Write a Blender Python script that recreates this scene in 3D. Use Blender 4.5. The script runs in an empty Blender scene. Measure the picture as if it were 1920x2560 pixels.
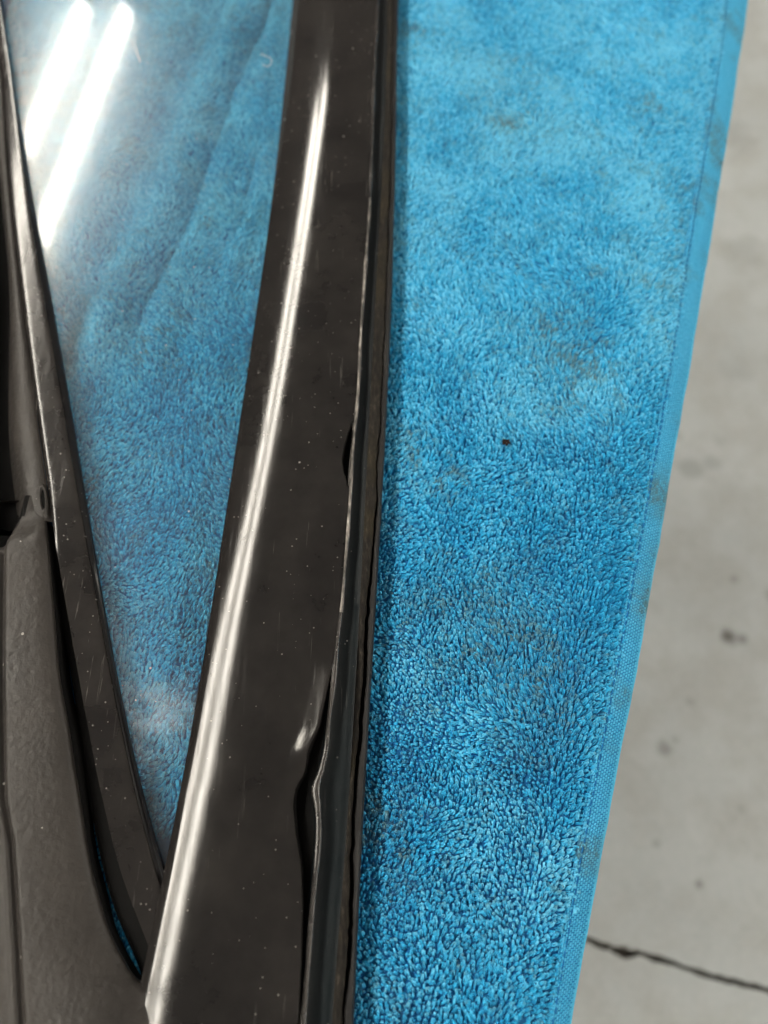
import bpy, math, random
import numpy as np
from mathutils import Vector

scene = bpy.context.scene
R = math.radians

# ------------------------------------------------------------------ camera
CAM_H, CAM_PITCH = 0.254, 25.0
cd = bpy.data.cameras.new("camera")
cam = bpy.data.objects.new("camera", cd)
scene.collection.objects.link(cam)
cam.location = (0, 0, CAM_H)
cam.rotation_euler = (R(CAM_PITCH), 0, 0)
cd.sensor_fit = 'VERTICAL'
cd.sensor_height = 34.6
cd.sensor_width = 25.95
cd.lens = 26.0
cd.clip_start = 0.01
cd.clip_end = 60
cd.dof.use_dof = True
cd.dof.focus_distance = 0.250
cd.dof.aperture_fstop = 7.0
scene.camera = cam

# ------------------------------------------------------------------ ambient light of the garage
world = bpy.data.worlds.new("World")
scene.world = world
world.use_nodes = True
wn, wl = world.node_tree.nodes, world.node_tree.links
bg = wn["Background"]
tc = wn.new("ShaderNodeTexCoord")
sx = wn.new("ShaderNodeSeparateXYZ")
wl.new(tc.outputs["Generated"], sx.inputs[0])
mr = wn.new("ShaderNodeMapRange")
mr.inputs["From Min"].default_value = -0.3
mr.inputs["From Max"].default_value = 1.0
wl.new(sx.outputs["Z"], mr.inputs["Value"])
wr = wn.new("ShaderNodeValToRGB")
wr.color_ramp.elements[0].color = (0.31, 0.255, 0.22, 1)
wr.color_ramp.elements[1].color = (0.64, 0.57, 0.51, 1)
wl.new(mr.outputs["Result"], wr.inputs["Fac"])
wl.new(wr.outputs["Color"], bg.inputs["Color"])
bg.inputs["Strength"].default_value = 0.46

scene.view_settings.view_transform = 'Standard'
scene.view_settings.look = 'None'
scene.view_settings.exposure = 0.0
scene.view_settings.gamma = 1.0
scene.cycles.max_bounces = 10
scene.cycles.transparent_max_bounces = 16
scene.cycles.caustics_reflective = False
scene.cycles.sample_clamp_indirect = 8.0

TUBE_POWER = 52.0

# ------------------------------------------------------------------ helpers
rng = np.random.default_rng(11)
random.seed(5)
MM = 0.001


def link(o, parent=None):
    scene.collection.objects.link(o)
    if parent is not None:
        o.parent = parent
    return o


def empty(name, label, cat, loc=(0, 0, 0), rz=0.0, group=None):
    o = bpy.data.objects.new(name, None)
    o.empty_display_size = 0.02
    o.location = loc
    o.rotation_euler = (0, 0, rz)
    o["label"] = label
    o["category"] = cat
    if group:
        o["group"] = group
    return link(o)


def mesh_obj(name, verts, faces, mat=None, parent=None, smooth=True, kind=None):
    me = bpy.data.meshes.new(name)
    me.from_pydata([tuple(v) for v in verts], [], [tuple(f) for f in faces])
    if smooth:
        me.polygons.foreach_set("use_smooth", np.ones(len(me.polygons), dtype=bool))
    me.update()
    o = bpy.data.objects.new(name, me)
    if mat:
        me.materials.append(mat)
    if kind:
        o["kind"] = kind
    return link(o, parent)


def quads_obj(name, co, quads, mat, parent=None, kind=None, attrs=None, smooth=True):
    """fast builder for large quad meshes (numpy arrays)"""
    me = bpy.data.meshes.new(name)
    nv, nq = len(co), len(quads)
    me.vertices.add(nv)
    me.vertices.foreach_set("co", np.ascontiguousarray(co, dtype=np.float32).ravel())
    me.loops.add(nq * 4)
    me.loops.foreach_set("vertex_index", np.ascontiguousarray(quads, dtype=np.int32).ravel())
    me.polygons.add(nq)
    me.polygons.foreach_set("loop_start", np.arange(0, nq * 4, 4, dtype=np.int32))
    me.polygons.foreach_set("loop_total", np.full(nq, 4, dtype=np.int32))
    me.polygons.foreach_set("use_smooth", np.full(nq, smooth, dtype=bool))
    for k, v in (attrs or {}).items():
        a = me.attributes.new(k, 'FLOAT', 'POINT')
        a.data.foreach_set("value", np.ascontiguousarray(v, dtype=np.float32))
    me.update(calc_edges=True)
    me.validate()
    me.materials.append(mat)
    o = bpy.data.objects.new(name, me)
    if kind:
        o["kind"] = kind
    return link(o, parent)


def grid_quads(nr, nc, wrap=False):
    i = np.arange(nr - 1)[:, None]
    j = np.arange(nc if wrap else nc - 1)[None, :]
    j2 = (j + 1) % nc
    a = i * nc + j
    b = i * nc + j2
    c = (i + 1) * nc + j2
    d = (i + 1) * nc + j
    return np.stack([a, b, c, d], -1).reshape(-1, 4)


def loft(name, P, mat, parent=None, caps=True, kind=None):
    """P: stations x profile points x 3 (metres). Profile runs left->right so that normals face up."""
    nr, nc, _ = P.shape
    me = bpy.data.meshes.new(name)
    v = P.reshape(-1, 3)
    f = [tuple(q) for q in grid_quads(nr, nc)]
    if caps:
        f.append(tuple(range(nc - 1, -1, -1)))
        f.append(tuple(range((nr - 1) * nc, nr * nc)))
    o = mesh_obj(name, v, f, mat, parent, True, kind)
    o.data.set_sharp_from_angle(angle=R(42))
    return o


# smooth value noise on the plan (metres in), 0..1
_lat = rng.random((64, 64))


def vnoise(x, y, scale, seed=0):
    x = np.asarray(x) / scale + seed * 7.31
    y = np.asarray(y) / scale + seed * 3.77
    xi, yi = np.floor(x).astype(int), np.floor(y).astype(int)
    fx, fy = x - xi, y - yi
    fx = fx * fx * (3 - 2 * fx)
    fy = fy * fy * (3 - 2 * fy)
    g = lambda a, b: _lat[a % 64, b % 64]
    return ((g(xi, yi) * (1 - fx) + g(xi + 1, yi) * fx) * (1 - fy)
            + (g(xi, yi + 1) * (1 - fx) + g(xi + 1, yi + 1) * fx) * fy)


def fbm(x, y, scale, seed=0, octs=3):
    s, a, t = 0, 1.0, 0
    for k in range(octs):
        s = s + a * vnoise(x, y, scale / 2 ** k, seed + k)
        t += a
        a *= 0.55
    return s / t


def sstep(a, b, x):
    t = np.clip((np.asarray(x, float) - a) / (b - a), 0, 1)
    return t * t * (3 - 2 * t)


# plan outlines measured on the real piece, millimetres (x, y)
CURVES = {
    'band_left': [[-68.22, -37.01], [-64.9, -7.43], [-61.99, 22.15], [-59.69, 51.73], [-57.87, 81.31], [-56.35, 110.89], [-54.93, 140.46], [-53.54, 170.04], [-52.18, 199.62], [-50.92, 229.2], [-49.87, 258.78], [-49.08, 288.36], [-48.56, 317.94], [-48.21, 347.51], [-47.91, 377.09], [-47.58, 406.67]],
    'band_crest': [[-62.79, -33.38], [-58.72, -0.28], [-54.33, 32.81], [-50.05, 65.9], [-46.12, 99.0], [-42.62, 132.09], [-39.55, 165.18], [-36.84, 198.27], [-34.41, 231.37], [-32.18, 264.46], [-30.15, 297.55], [-28.44, 330.65], [-27.32, 363.74], [-27.23, 396.83]],
    'band_right': [[-21.67, -36.36], [-21.02, -24.49], [-20.57, -14.18], [-19.98, -3.73], [-19.46, 3.38], [-19.26, 10.57], [-19.87, 17.64], [-20.52, 22.42], [-19.03, 27.29], [-17.88, 32.36], [-17.11, 42.67], [-16.06, 53.38], [-15.34, 67.25], [-14.19, 80.71], [-13.45, 94.8], [-12.86, 105.07], [-12.3, 118.78], [-11.86, 133.12], [-11.2, 144.72], [-10.05, 165.6], [-9.58, 185.93], [-8.38, 215.69], [-6.49, 259.52], [-5.35, 322.26], [-3.61, 396.01]],
    'groove': [[0.8, -48.81], [1.1, -36.66], [1.7, -21.97], [2.6, -8.37], [4.0, 0.78], [6.6, 10.26], [7.0, 17.66], [4.6, 26.17], [5.2, 32.62], [4.2, 36.14], [2.4, 40.06], [1.5, 50.68], [0.4, 62.09], [0.3, 121.23], [1.3, 125.18], [2.2, 127.57], [3.3, 133.23], [2.7, 139.81], [1.8, 144.84], [0.3, 150.8]],
    'seal_right': [[-13.74, -31.0], [-11.24, 8.41], [-9.38, 47.83], [-7.87, 87.24], [-6.5, 126.66], [-5.14, 166.08], [-3.72, 205.49], [-2.24, 244.91], [-0.8, 284.32], [0.45, 323.74], [1.29, 363.16], [1.4, 402.57]],
    'crack': [[-11.35, -37.46], [-10.28, -20.9], [-9.85, -7.94], [-9.61, 10.49], [-9.38, 18.04], [-8.28, 33.1], [-7.44, 44.88], [-6.89, 51.79], [-6.31, 68.78], [-5.63, 81.14], [-4.01, 100.22], [-2.97, 115.49], [-2.72, 121.81], [-2.49, 137.99], [-1.35, 151.48], [-0.77, 169.37], [0.99, 220.6], [3.3, 304.29], [4.93, 405.03]],
    'seal_outer': [[-8.4, -37.34], [-6.87, 3.03], [-4.9, 43.39], [-2.77, 83.76], [-0.68, 124.12], [1.21, 164.48], [2.81, 204.85], [4.08, 245.21], [5.05, 285.58], [5.81, 325.94], [6.5, 366.31], [7.33, 406.67]],
    'narrow_right': [[-61.06, -13.57], [-74.01, 17.08], [-85.17, 47.74], [-95.41, 78.4], [-105.28, 109.05], [-115.07, 139.71], [-124.9, 170.37], [-134.75, 201.02], [-144.51, 231.68], [-154.08, 262.34], [-163.39, 292.99], [-172.47, 323.65], [-181.51, 354.31], [-190.94, 384.96]],
    'rim_right': [[-58.28, -12.68], [-72.1, 18.15], [-83.74, 48.98], [-94.14, 79.81], [-103.95, 110.64], [-113.62, 141.46], [-123.39, 172.29], [-133.36, 203.12], [-143.48, 233.95], [-153.65, 264.77], [-163.73, 295.6], [-173.55, 326.43], [-183.0, 357.26], [-192.03, 388.09]],
    'narrow_left': [[-63.26, -24.18], [-76.19, -0.98], [-85.85, 22.23], [-94.24, 45.43], [-102.21, 68.64], [-110.02, 91.84], [-117.67, 115.05], [-125.11, 138.25], [-132.32, 161.46], [-139.37, 184.66], [-146.31, 207.87], [-153.19, 231.07], [-159.95, 254.28], [-166.47, 277.48], [-172.6, 300.68], [-178.35, 323.89], [-184.2, 347.09], [-191.55, 370.3]],
    'gap_right': [[-69.51, -24.33], [-78.58, -9.66], [-85.1, 5.01], [-90.31, 19.68], [-95.03, 34.35], [-99.72, 49.02], [-104.57, 63.69], [-109.58, 78.35], [-114.67, 93.02], [-119.69, 107.69], [-124.59, 122.36], [-129.41, 137.03], [-134.46, 151.7], [-140.32, 166.37]],
    'bracket_right': [[-62.9, -33.66], [-68.21, -28.35], [-76.23, -18.45], [-83.85, -3.37], [-91.56, 19.32], [-98.97, 42.49], [-103.84, 56.51], [-105.88, 63.96], [-108.77, 75.49], [-112.05, 87.51], [-115.91, 102.14], [-118.66, 110.25], [-119.65, 112.55], [-123.67, 121.88]],
    'gap_left': [[-70.29, -28.02], [-73.03, -23.08], [-75.91, -17.43], [-79.09, -10.4], [-81.27, -4.9]],
    'hem_in': [[46.5, -38.83], [56.83, -3.55], [67.84, 31.73], [79.01, 67.01], [90.04, 102.29], [100.8, 137.56], [111.29, 172.84], [121.6, 208.12], [131.84, 243.4], [142.1, 278.68], [152.4, 313.95], [162.66, 349.23], [172.62, 384.51], [181.83, 419.79]],
    'hem_out': [[52.98, -39.58], [64.58, -3.62], [76.28, 32.35], [87.94, 68.32], [99.47, 104.28], [110.84, 140.25], [122.06, 176.22], [133.16, 212.19], [144.18, 248.15], [155.17, 284.12], [166.16, 320.09], [177.14, 356.05], [188.06, 392.02], [198.83, 427.99]],
}


def pchip(xs, ys, x):
    """monotone cubic through the points, straight on beyond both ends"""
    xs, ys, x = np.asarray(xs, float), np.asarray(ys, float), np.asarray(x, float)
    h = np.diff(xs)
    d = np.diff(ys) / h
    m = np.empty_like(ys)
    m[0], m[-1] = d[0], d[-1]
    m[1:-1] = (d[:-1] * h[1:] + d[1:] * h[:-1]) / (h[1:] + h[:-1])
    i = np.clip(np.searchsorted(xs, x) - 1, 0, len(h) - 1)
    t = (x - xs[i]) / h[i]
    tt = np.clip(t, 0, 1)
    r = ((1 + 2 * tt) * (1 - tt) ** 2 * ys[i] + tt * (1 - tt) ** 2 * h[i] * m[i]
         + tt * tt * (3 - 2 * tt) * ys[i + 1] + tt * tt * (tt - 1) * h[i] * m[i + 1])
    me = (ys[-1] - ys[max(0, len(ys) - 4)]) / (xs[-1] - xs[max(0, len(ys) - 4)])
    ms = (ys[3] - ys[0]) / (xs[3] - xs[0])
    r = np.where(x > xs[-1], ys[-1] + (x - xs[-1]) * me, r)
    r = np.where(x < xs[0], ys[0] + (x - xs[0]) * ms, r)
    return r


def X(name, y):
    """plan position (metres) of a traced edge at depth y (metres)"""
    c = np.array(CURVES[name])
    return pchip(c[:, 1], c[:, 0], np.asarray(y) * 1000) * MM


# ------------------------------------------------------------------ materials
def new_mat(name):
    m = bpy.data.materials.new(name)
    m.use_nodes = True
    nt = m.node_tree
    b = nt.nodes["Principled BSDF"]
    return m, nt, b


def N(nt, t, **kw):
    n = nt.nodes.new(t)
    for k, v in kw.items():
        if k.startswith("_"):
            setattr(n, k[1:], v)
        else:
            n.inputs[k.replace("__", " ")].default_value = v
    return n


def coords(nt, scale=(1, 1, 1)):
    c = N(nt, "ShaderNodeTexCoord")
    m = N(nt, "ShaderNodeMapping")
    m.inputs["Scale"].default_value = scale
    nt.links.new(c.outputs["Object"], m.inputs["Vector"])
    return m.outputs["Vector"]


def ramp(nt, src, stops):
    r = N(nt, "ShaderNodeValToRGB")
    e = r.color_ramp.elements
    while len(e) < len(stops):
        e.new(0.5)
    for k, (p, c) in enumerate(stops):
        e[k].position = p
        e[k].color = (c, c, c, 1) if isinstance(c, (int, float)) else (*c, 1)
    nt.links.new(src, r.inputs["Fac"])
    return r.outputs["Color"]


def mixc(nt, fac, a, b, mode='MIX'):
    m = N(nt, "ShaderNodeMix", _data_type='RGBA', _blend_type=mode)
    for sock, v in ((m.inputs["Factor"], fac), (m.inputs[6], a), (m.inputs[7], b)):
        if hasattr(v, "links"):
            nt.links.new(v, sock)
        elif isinstance(v, tuple):
            sock.default_value = (*v, 1)
        else:
            sock.default_value = v
    return m.outputs[2]


def math_n(nt, op, a, b=None):
    m = N(nt, "ShaderNodeMath", _operation=op)
    for k, v in enumerate((a, b)):
        if v is None:
            continue
        if hasattr(v, "links"):
            nt.links.new(v, m.inputs[k])
        else:
            m.inputs[k].default_value = v
    return m.outputs[0]


def noise(nt, vec, scale, detail=3, rough=0.5):
    n = N(nt, "ShaderNodeTexNoise", Scale=scale, Detail=detail, Roughness=rough)
    nt.links.new(vec, n.inputs["Vector"])
    return n.outputs["Fac"]


def bump(nt, b, h, strength, dist):
    n = N(nt, "ShaderNodeBump", Strength=strength, Distance=dist)
    nt.links.new(h, n.inputs["Height"])
    nt.links.new(n.outputs["Normal"], b.inputs["Normal"])
    return n


def dust_mask(nt, cells, keep, size, seed=0.0):
    """tiny round specks: a share `keep` of voronoi cells carries one"""
    v = coords(nt)
    ad = N(nt, "ShaderNodeVectorMath", _operation='ADD')
    nt.links.new(v, ad.inputs[0])
    ad.inputs[1].default_value = (seed, seed * 0.7, 0)
    mm = N(nt, "ShaderNodeVectorMath", _operation='MULTIPLY')
    nt.links.new(ad.outputs[0], mm.inputs[0])
    mm.inputs[1].default_value = (1, 1, 0.05)
    vo = N(nt, "ShaderNodeTexVoronoi", Scale=cells)
    nt.links.new(mm.outputs[0], vo.inputs["Vector"])
    sp = N(nt, "ShaderNodeSeparateColor")
    nt.links.new(vo.outputs["Color"], sp.inputs[0])
    rad = math_n(nt, 'MULTIPLY', sp.outputs["Green"], size)
    near = math_n(nt, 'LESS_THAN', vo.outputs["Distance"], rad)
    has = math_n(nt, 'LESS_THAN', sp.outputs["Red"], keep)
    return math_n(nt, 'MULTIPLY', near, has)


def gloss_black(name, base, rough, dust=0.10, warm=(0.20, 0.18, 0.16), haze=0.012, scratch=1.0, coat=0.0):
    m, nt, b = new_mat(name)
    v = coords(nt)
    streak = noise(nt, coords(nt, (1, 0.05, 1)), 900, 4, 0.6)
    film = noise(nt, v, 55, 5, 0.6)
    specks = dust_mask(nt, 330, dust * 0.8, 0.115, 1.3)
    fine = dust_mask(nt, 700, dust * 1.8, 0.20, 4.1)
    veil = ramp(nt, film, [(0.35, 0.0), (0.75, 1.0)])
    c1 = mixc(nt, math_n(nt, 'MULTIPLY', veil, haze * 8), base, warm)
    c2 = mixc(nt, math_n(nt, 'MULTIPLY', fine, 0.25), c1, (0.42, 0.40, 0.37))
    for k_, (rot, sc, dens) in enumerate(((0.9, 120, 0.64), (-0.45, 90, 0.66), (0.15, 150, 0.62))):
        cc = N(nt, "ShaderNodeTexCoord")
        mp = N(nt, "ShaderNodeMapping")
        mp.inputs["Rotation"].default_value = (0, 0, rot)
        mp.inputs["Scale"].default_value = (1, 0.035, 0.2)
        mp.inputs["Location"].default_value = (k_ * 0.3, k_ * 0.7, 0)
        nt.links.new(cc.outputs["Object"], mp.inputs["Vector"])
        ln = noise(nt, mp.outputs["Vector"], sc * 6, 2, 0.5)
        line = ramp(nt, ln, [(0.695, 0.0), (0.715, 1.0), (0.735, 0.0)])
        patch = ramp(nt, noise(nt, v, 38 + 9 * k_, 2, 0.5), [(dens - 0.12, 0.0), (dens, 1.0)])
        c2 = mixc(nt, math_n(nt, 'MULTIPLY', math_n(nt, 'MULTIPLY', line, patch), 0.20 * scratch), c2, (0.40, 0.38, 0.35))
    c3 = mixc(nt, math_n(nt, "MULTIPLY", specks, 0.36), c2, (0.62, 0.60, 0.56))
    nt.links.new(c3, b.inputs["Base Color"])
    sr = ramp(nt, streak, [(0.45, rough), (0.62, rough * 1.0 + 0.05 * scratch), (0.75, rough + 0.22 * scratch)])
    rr = math_n(nt, 'ADD', sr, math_n(nt, 'MULTIPLY', math_n(nt, 'ADD', specks, fine), 0.4))
    rr = math_n(nt, 'ADD', rr, math_n(nt, 'MULTIPLY', veil, 0.015))
    nt.links.new(rr, b.inputs["Roughness"])
    grain = noise(nt, v, 1500, 2, 0.5)
    wav = noise(nt, coords(nt, (1, 0.35, 1)), 160, 2, 0.5)
    h = math_n(nt, 'ADD', math_n(nt, 'MULTIPLY', grain, 0.10), math_n(nt, 'MULTIPLY', wav, 0.35))
    bump(nt, b, h, 0.05 * scratch, 0.0006)
    b.inputs["Specular IOR Level"].default_value = 0.5
    b.inputs["Coat Weight"].default_value = coat
    return m


M_BAND = gloss_black("satin_black_paint", (0.0085, 0.0079, 0.0077), 0.065, 0.10, haze=0.006, scratch=0.55)
M_BAND.node_tree.nodes["Principled BSDF"].inputs["Specular IOR Level"].default_value = 0.30
M_NARROW = gloss_black("gloss_black_trim", (0.008, 0.0072, 0.007), 0.14, 0.14, haze=0.008)
M_NARROW.node_tree.nodes["Principled BSDF"].inputs["Specular IOR Level"].default_value = 0.38
M_LIP = gloss_black("worn_black_edge", (0.016, 0.015, 0.014), 0.24, 0.25, haze=0.02)
M_LIP.node_tree.nodes["Principled BSDF"].inputs["Specular IOR Level"].default_value = 0.8
M_RIM = gloss_black("black_glazing_rubber", (0.006, 0.006, 0.007), 0.35, 0.10, haze=0.004)
M_RIM.node_tree.nodes["Principled BSDF"].inputs["Specular IOR Level"].default_value = 0.2
M_SEAL = gloss_black("blue_black_rubber", (0.0055, 0.0085, 0.0100), 0.38, 0.08, haze=0.003, scratch=0.6)
M_SEAL.node_tree.nodes["Principled BSDF"].inputs["Specular IOR Level"].default_value = 0.16
M_FLANGE = gloss_black("dull_black_rubber", (0.010, 0.0095, 0.0095), 0.55, 0.06, haze=0.004)
M_FLANGE.node_tree.nodes["Principled BSDF"].inputs["Specular IOR Level"].default_value = 0.3


def mat_chalk():
    m, nt, b = new_mat("scraped_edge")
    v = coords(nt, (1, 0.25, 1))
    n = noise(nt, v, 420, 3, 0.7)
    c = ramp(nt, n, [(0.44, (0.05, 0.047, 0.042)), (0.60, (0.22, 0.20, 0.18)), (0.74, (0.62, 0.60, 0.54))])
    nt.links.new(c, b.inputs["Base Color"])
    b.inputs["Roughness"].default_value = 0.45
    return m


def mat_foam():
    m, nt, b = new_mat("crumbling_foam")
    v = coords(nt, (1, 0.3, 1))
    n = noise(nt, v, 900, 4, 0.7)
    n2 = noise(nt, coords(nt), 45, 3, 0.6)
    c = ramp(nt, n, [(0.35, (0.006, 0.0055, 0.005)), (0.58, (0.017, 0.0145, 0.0115)), (0.78, (0.06, 0.052, 0.042))])
    c = mixc(nt, ramp(nt, n2, [(0.5, 0.0), (0.8, 0.5)]), c, (0.035, 0.028, 0.013))
    nt.links.new(c, b.inputs["Base Color"])
    b.inputs["Roughness"].default_value = 0.9
    b.inputs["Specular IOR Level"].default_value = 0.2
    bump(nt, b, n, 0.6, 0.0006)
    return m


def mat_plastic():
    m, nt, b = new_mat("grained_plastic")
    v = coords(nt)
    vo = N(nt, "ShaderNodeTexVoronoi", Scale=480.0)
    vo.feature = 'SMOOTH_F1'
    nt.links.new(coords(nt, (1, 1, 0.3)), vo.inputs["Vector"])
    g = noise(nt, coords(nt, (1, 1, 0.3)), 800, 3, 0.6)
    h = math_n(nt, 'ADD', vo.outputs["Distance"], math_n(nt, 'MULTIPLY', g, 0.8))
    film = noise(nt, v, 40, 4, 0.6)
    c = ramp(nt, film, [(0.3, (0.018, 0.0160, 0.0143)), (0.7, (0.029, 0.0255, 0.0225))])
    sp = dust_mask(nt, 420, 0.10, 0.22, 2.2)
    c = mixc(nt, math_n(nt, 'MULTIPLY', sp, 0.7), c, (0.45, 0.43, 0.40))
    nt.links.new(c, b.inputs["Base Color"])
    nt.links.new(ramp(nt, film, [(0.3, 0.42), (0.7, 0.55)]), b.inputs["Roughness"])
    b.inputs["Specular IOR Level"].default_value = 0.35
    bump(nt, b, h, 0.55, 0.0004)
    return m


def mat_plain(name, col, rough, spec=0.5):
    m, nt, b = new_mat(name)
    v = coords(nt)
    n = noise(nt, v, 120, 4, 0.6)
    k = tuple(x * 0.7 for x in col)
    nt.links.new(mixc(nt, n, k, col), b.inputs["Base Color"])
    b.inputs["Roughness"].default_value = rough
    b.inputs["Specular IOR Level"].default_value = spec
    return m


def mat_glass():
    """pane: clear greenish glass with Fresnel reflection, a dusty film and specks, a painted cloudy reflection and glare haze"""
    m = bpy.data.materials.new("dusty_glass")
    m.use_nodes = True
    nt = m.node_tree
    nt.nodes.remove(nt.nodes["Principled BSDF"])
    out = nt.nodes["Material Output"]
    v = coords(nt)
    tr = N(nt, "ShaderNodeBsdfTransparent", Color=(0.91, 0.955, 0.955, 1))
    gl = N(nt, "ShaderNodeBsdfGlossy", Roughness=0.05)
    gl2 = N(nt, "ShaderNodeBsdfGlossy", Roughness=0.17)
    fr = N(nt, "ShaderNodeFresnel")
    gb = N(nt, "ShaderNodeNewGeometry")
    ior = N(nt, "ShaderNodeMapRange")
    ior.inputs["To Min"].default_value = 1.52
    ior.inputs["To Max"].default_value = 1 / 1.52
    nt.links.new(gb.outputs["Backfacing"], ior.inputs["Value"])
    nt.links.new(ior.outputs[0], fr.inputs["IOR"])
    mg = N(nt, "ShaderNodeMixShader", Fac=0.42)
    nt.links.new(gl.outputs[0], mg.inputs[1])
    nt.links.new(gl2.outputs[0], mg.inputs[2])
    m1 = N(nt, "ShaderNodeMixShader")
    nt.links.new(fr.outputs[0], m1.inputs[0])
    nt.links.new(tr.outputs[0], m1.inputs[1])
    nt.links.new(mg.outputs[0], m1.inputs[2])
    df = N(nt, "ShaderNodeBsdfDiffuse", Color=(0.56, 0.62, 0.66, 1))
    # film thicker along the narrow trim; cloudy reflection painted in at the bottom corner
    film = noise(nt, v, 28, 5, 0.62)
    base = ramp(nt, film, [(0.35, 0.012), (0.75, 0.050)])
    sx = N(nt, "ShaderNodeSeparateXYZ")
    nt.links.new(v, sx.inputs[0])

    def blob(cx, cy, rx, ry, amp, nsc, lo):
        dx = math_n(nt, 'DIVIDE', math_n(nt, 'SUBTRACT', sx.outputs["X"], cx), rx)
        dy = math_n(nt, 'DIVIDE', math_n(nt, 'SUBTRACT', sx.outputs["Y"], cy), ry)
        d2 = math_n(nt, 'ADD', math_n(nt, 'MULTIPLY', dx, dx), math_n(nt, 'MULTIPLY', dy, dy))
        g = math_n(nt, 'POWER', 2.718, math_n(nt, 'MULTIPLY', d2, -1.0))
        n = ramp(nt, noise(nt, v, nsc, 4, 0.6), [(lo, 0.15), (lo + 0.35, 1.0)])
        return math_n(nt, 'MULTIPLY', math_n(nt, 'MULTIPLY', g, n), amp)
    cloud_reflection = blob(-0.0735, 0.043, 0.013, 0.010, 0.44, 90, 0.35)  # pale cloudy reflection, painted as diffuse film
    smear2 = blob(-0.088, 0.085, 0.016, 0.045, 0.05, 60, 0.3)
    glare_haze = blob(-0.150, 0.330, 0.045, 0.090, 0.26, 14, 0.0)  # haze and glare around the mirrored tubes, painted into the film
    sp = dust_mask(nt, 300, 0.13, 0.13, 0.4)
    sp2 = dust_mask(nt, 650, 0.22, 0.18, 3.3)
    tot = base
    for t in (cloud_reflection, smear2, glare_haze, math_n(nt, 'MULTIPLY', sp, 0.55), math_n(nt, 'MULTIPLY', sp2, 0.25)):
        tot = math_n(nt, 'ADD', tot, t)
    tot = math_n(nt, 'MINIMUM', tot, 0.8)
    # only the upper face carries the film
    geo = N(nt, "ShaderNodeNewGeometry")
    gz = N(nt, "ShaderNodeSeparateXYZ")
    nt.links.new(geo.outputs["True Normal"], gz.inputs[0])
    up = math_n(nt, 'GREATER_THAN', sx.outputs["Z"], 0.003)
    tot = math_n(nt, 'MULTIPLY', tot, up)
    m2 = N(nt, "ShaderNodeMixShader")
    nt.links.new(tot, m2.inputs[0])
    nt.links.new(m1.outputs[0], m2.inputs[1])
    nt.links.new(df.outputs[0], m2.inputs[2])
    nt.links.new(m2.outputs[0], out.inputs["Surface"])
    return m


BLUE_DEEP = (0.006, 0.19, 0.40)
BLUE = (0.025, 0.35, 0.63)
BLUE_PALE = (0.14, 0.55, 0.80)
SOIL = (0.085, 0.155, 0.165)


def mat_pile():
    m, nt, b = new_mat("terry_yarn")
    at = lambda n: N(nt, "ShaderNodeAttribute", _attribute_name=n).outputs["Fac"]
    tone = ramp(nt, at("tone"), [(0.0, BLUE_DEEP), (0.42, BLUE), (1.0, BLUE_PALE)])  # deep roots to pale tips: shade between the loops painted in
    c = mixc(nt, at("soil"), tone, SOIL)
    nt.links.new(c, b.inputs["Base Color"])
    b.inputs["Roughness"].default_value = 0.85
    b.inputs["Specular IOR Level"].default_value = 0.15
    b.inputs["Sheen Weight"].default_value = 0.14
    b.inputs["Sheen Roughness"].default_value = 0.4
    b.inputs["Sheen Tint"].default_value = (0.6, 0.85, 1.0, 1)
    return m


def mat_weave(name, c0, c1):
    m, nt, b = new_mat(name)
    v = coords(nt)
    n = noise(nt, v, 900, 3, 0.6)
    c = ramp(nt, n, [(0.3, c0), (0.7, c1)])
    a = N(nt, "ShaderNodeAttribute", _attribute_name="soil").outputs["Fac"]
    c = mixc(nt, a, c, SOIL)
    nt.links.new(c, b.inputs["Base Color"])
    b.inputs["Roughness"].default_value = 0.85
    b.inputs["Specular IOR Level"].default_value = 0.15
    bump(nt, b, n, 0.3, 0.0003)
    return m


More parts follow.
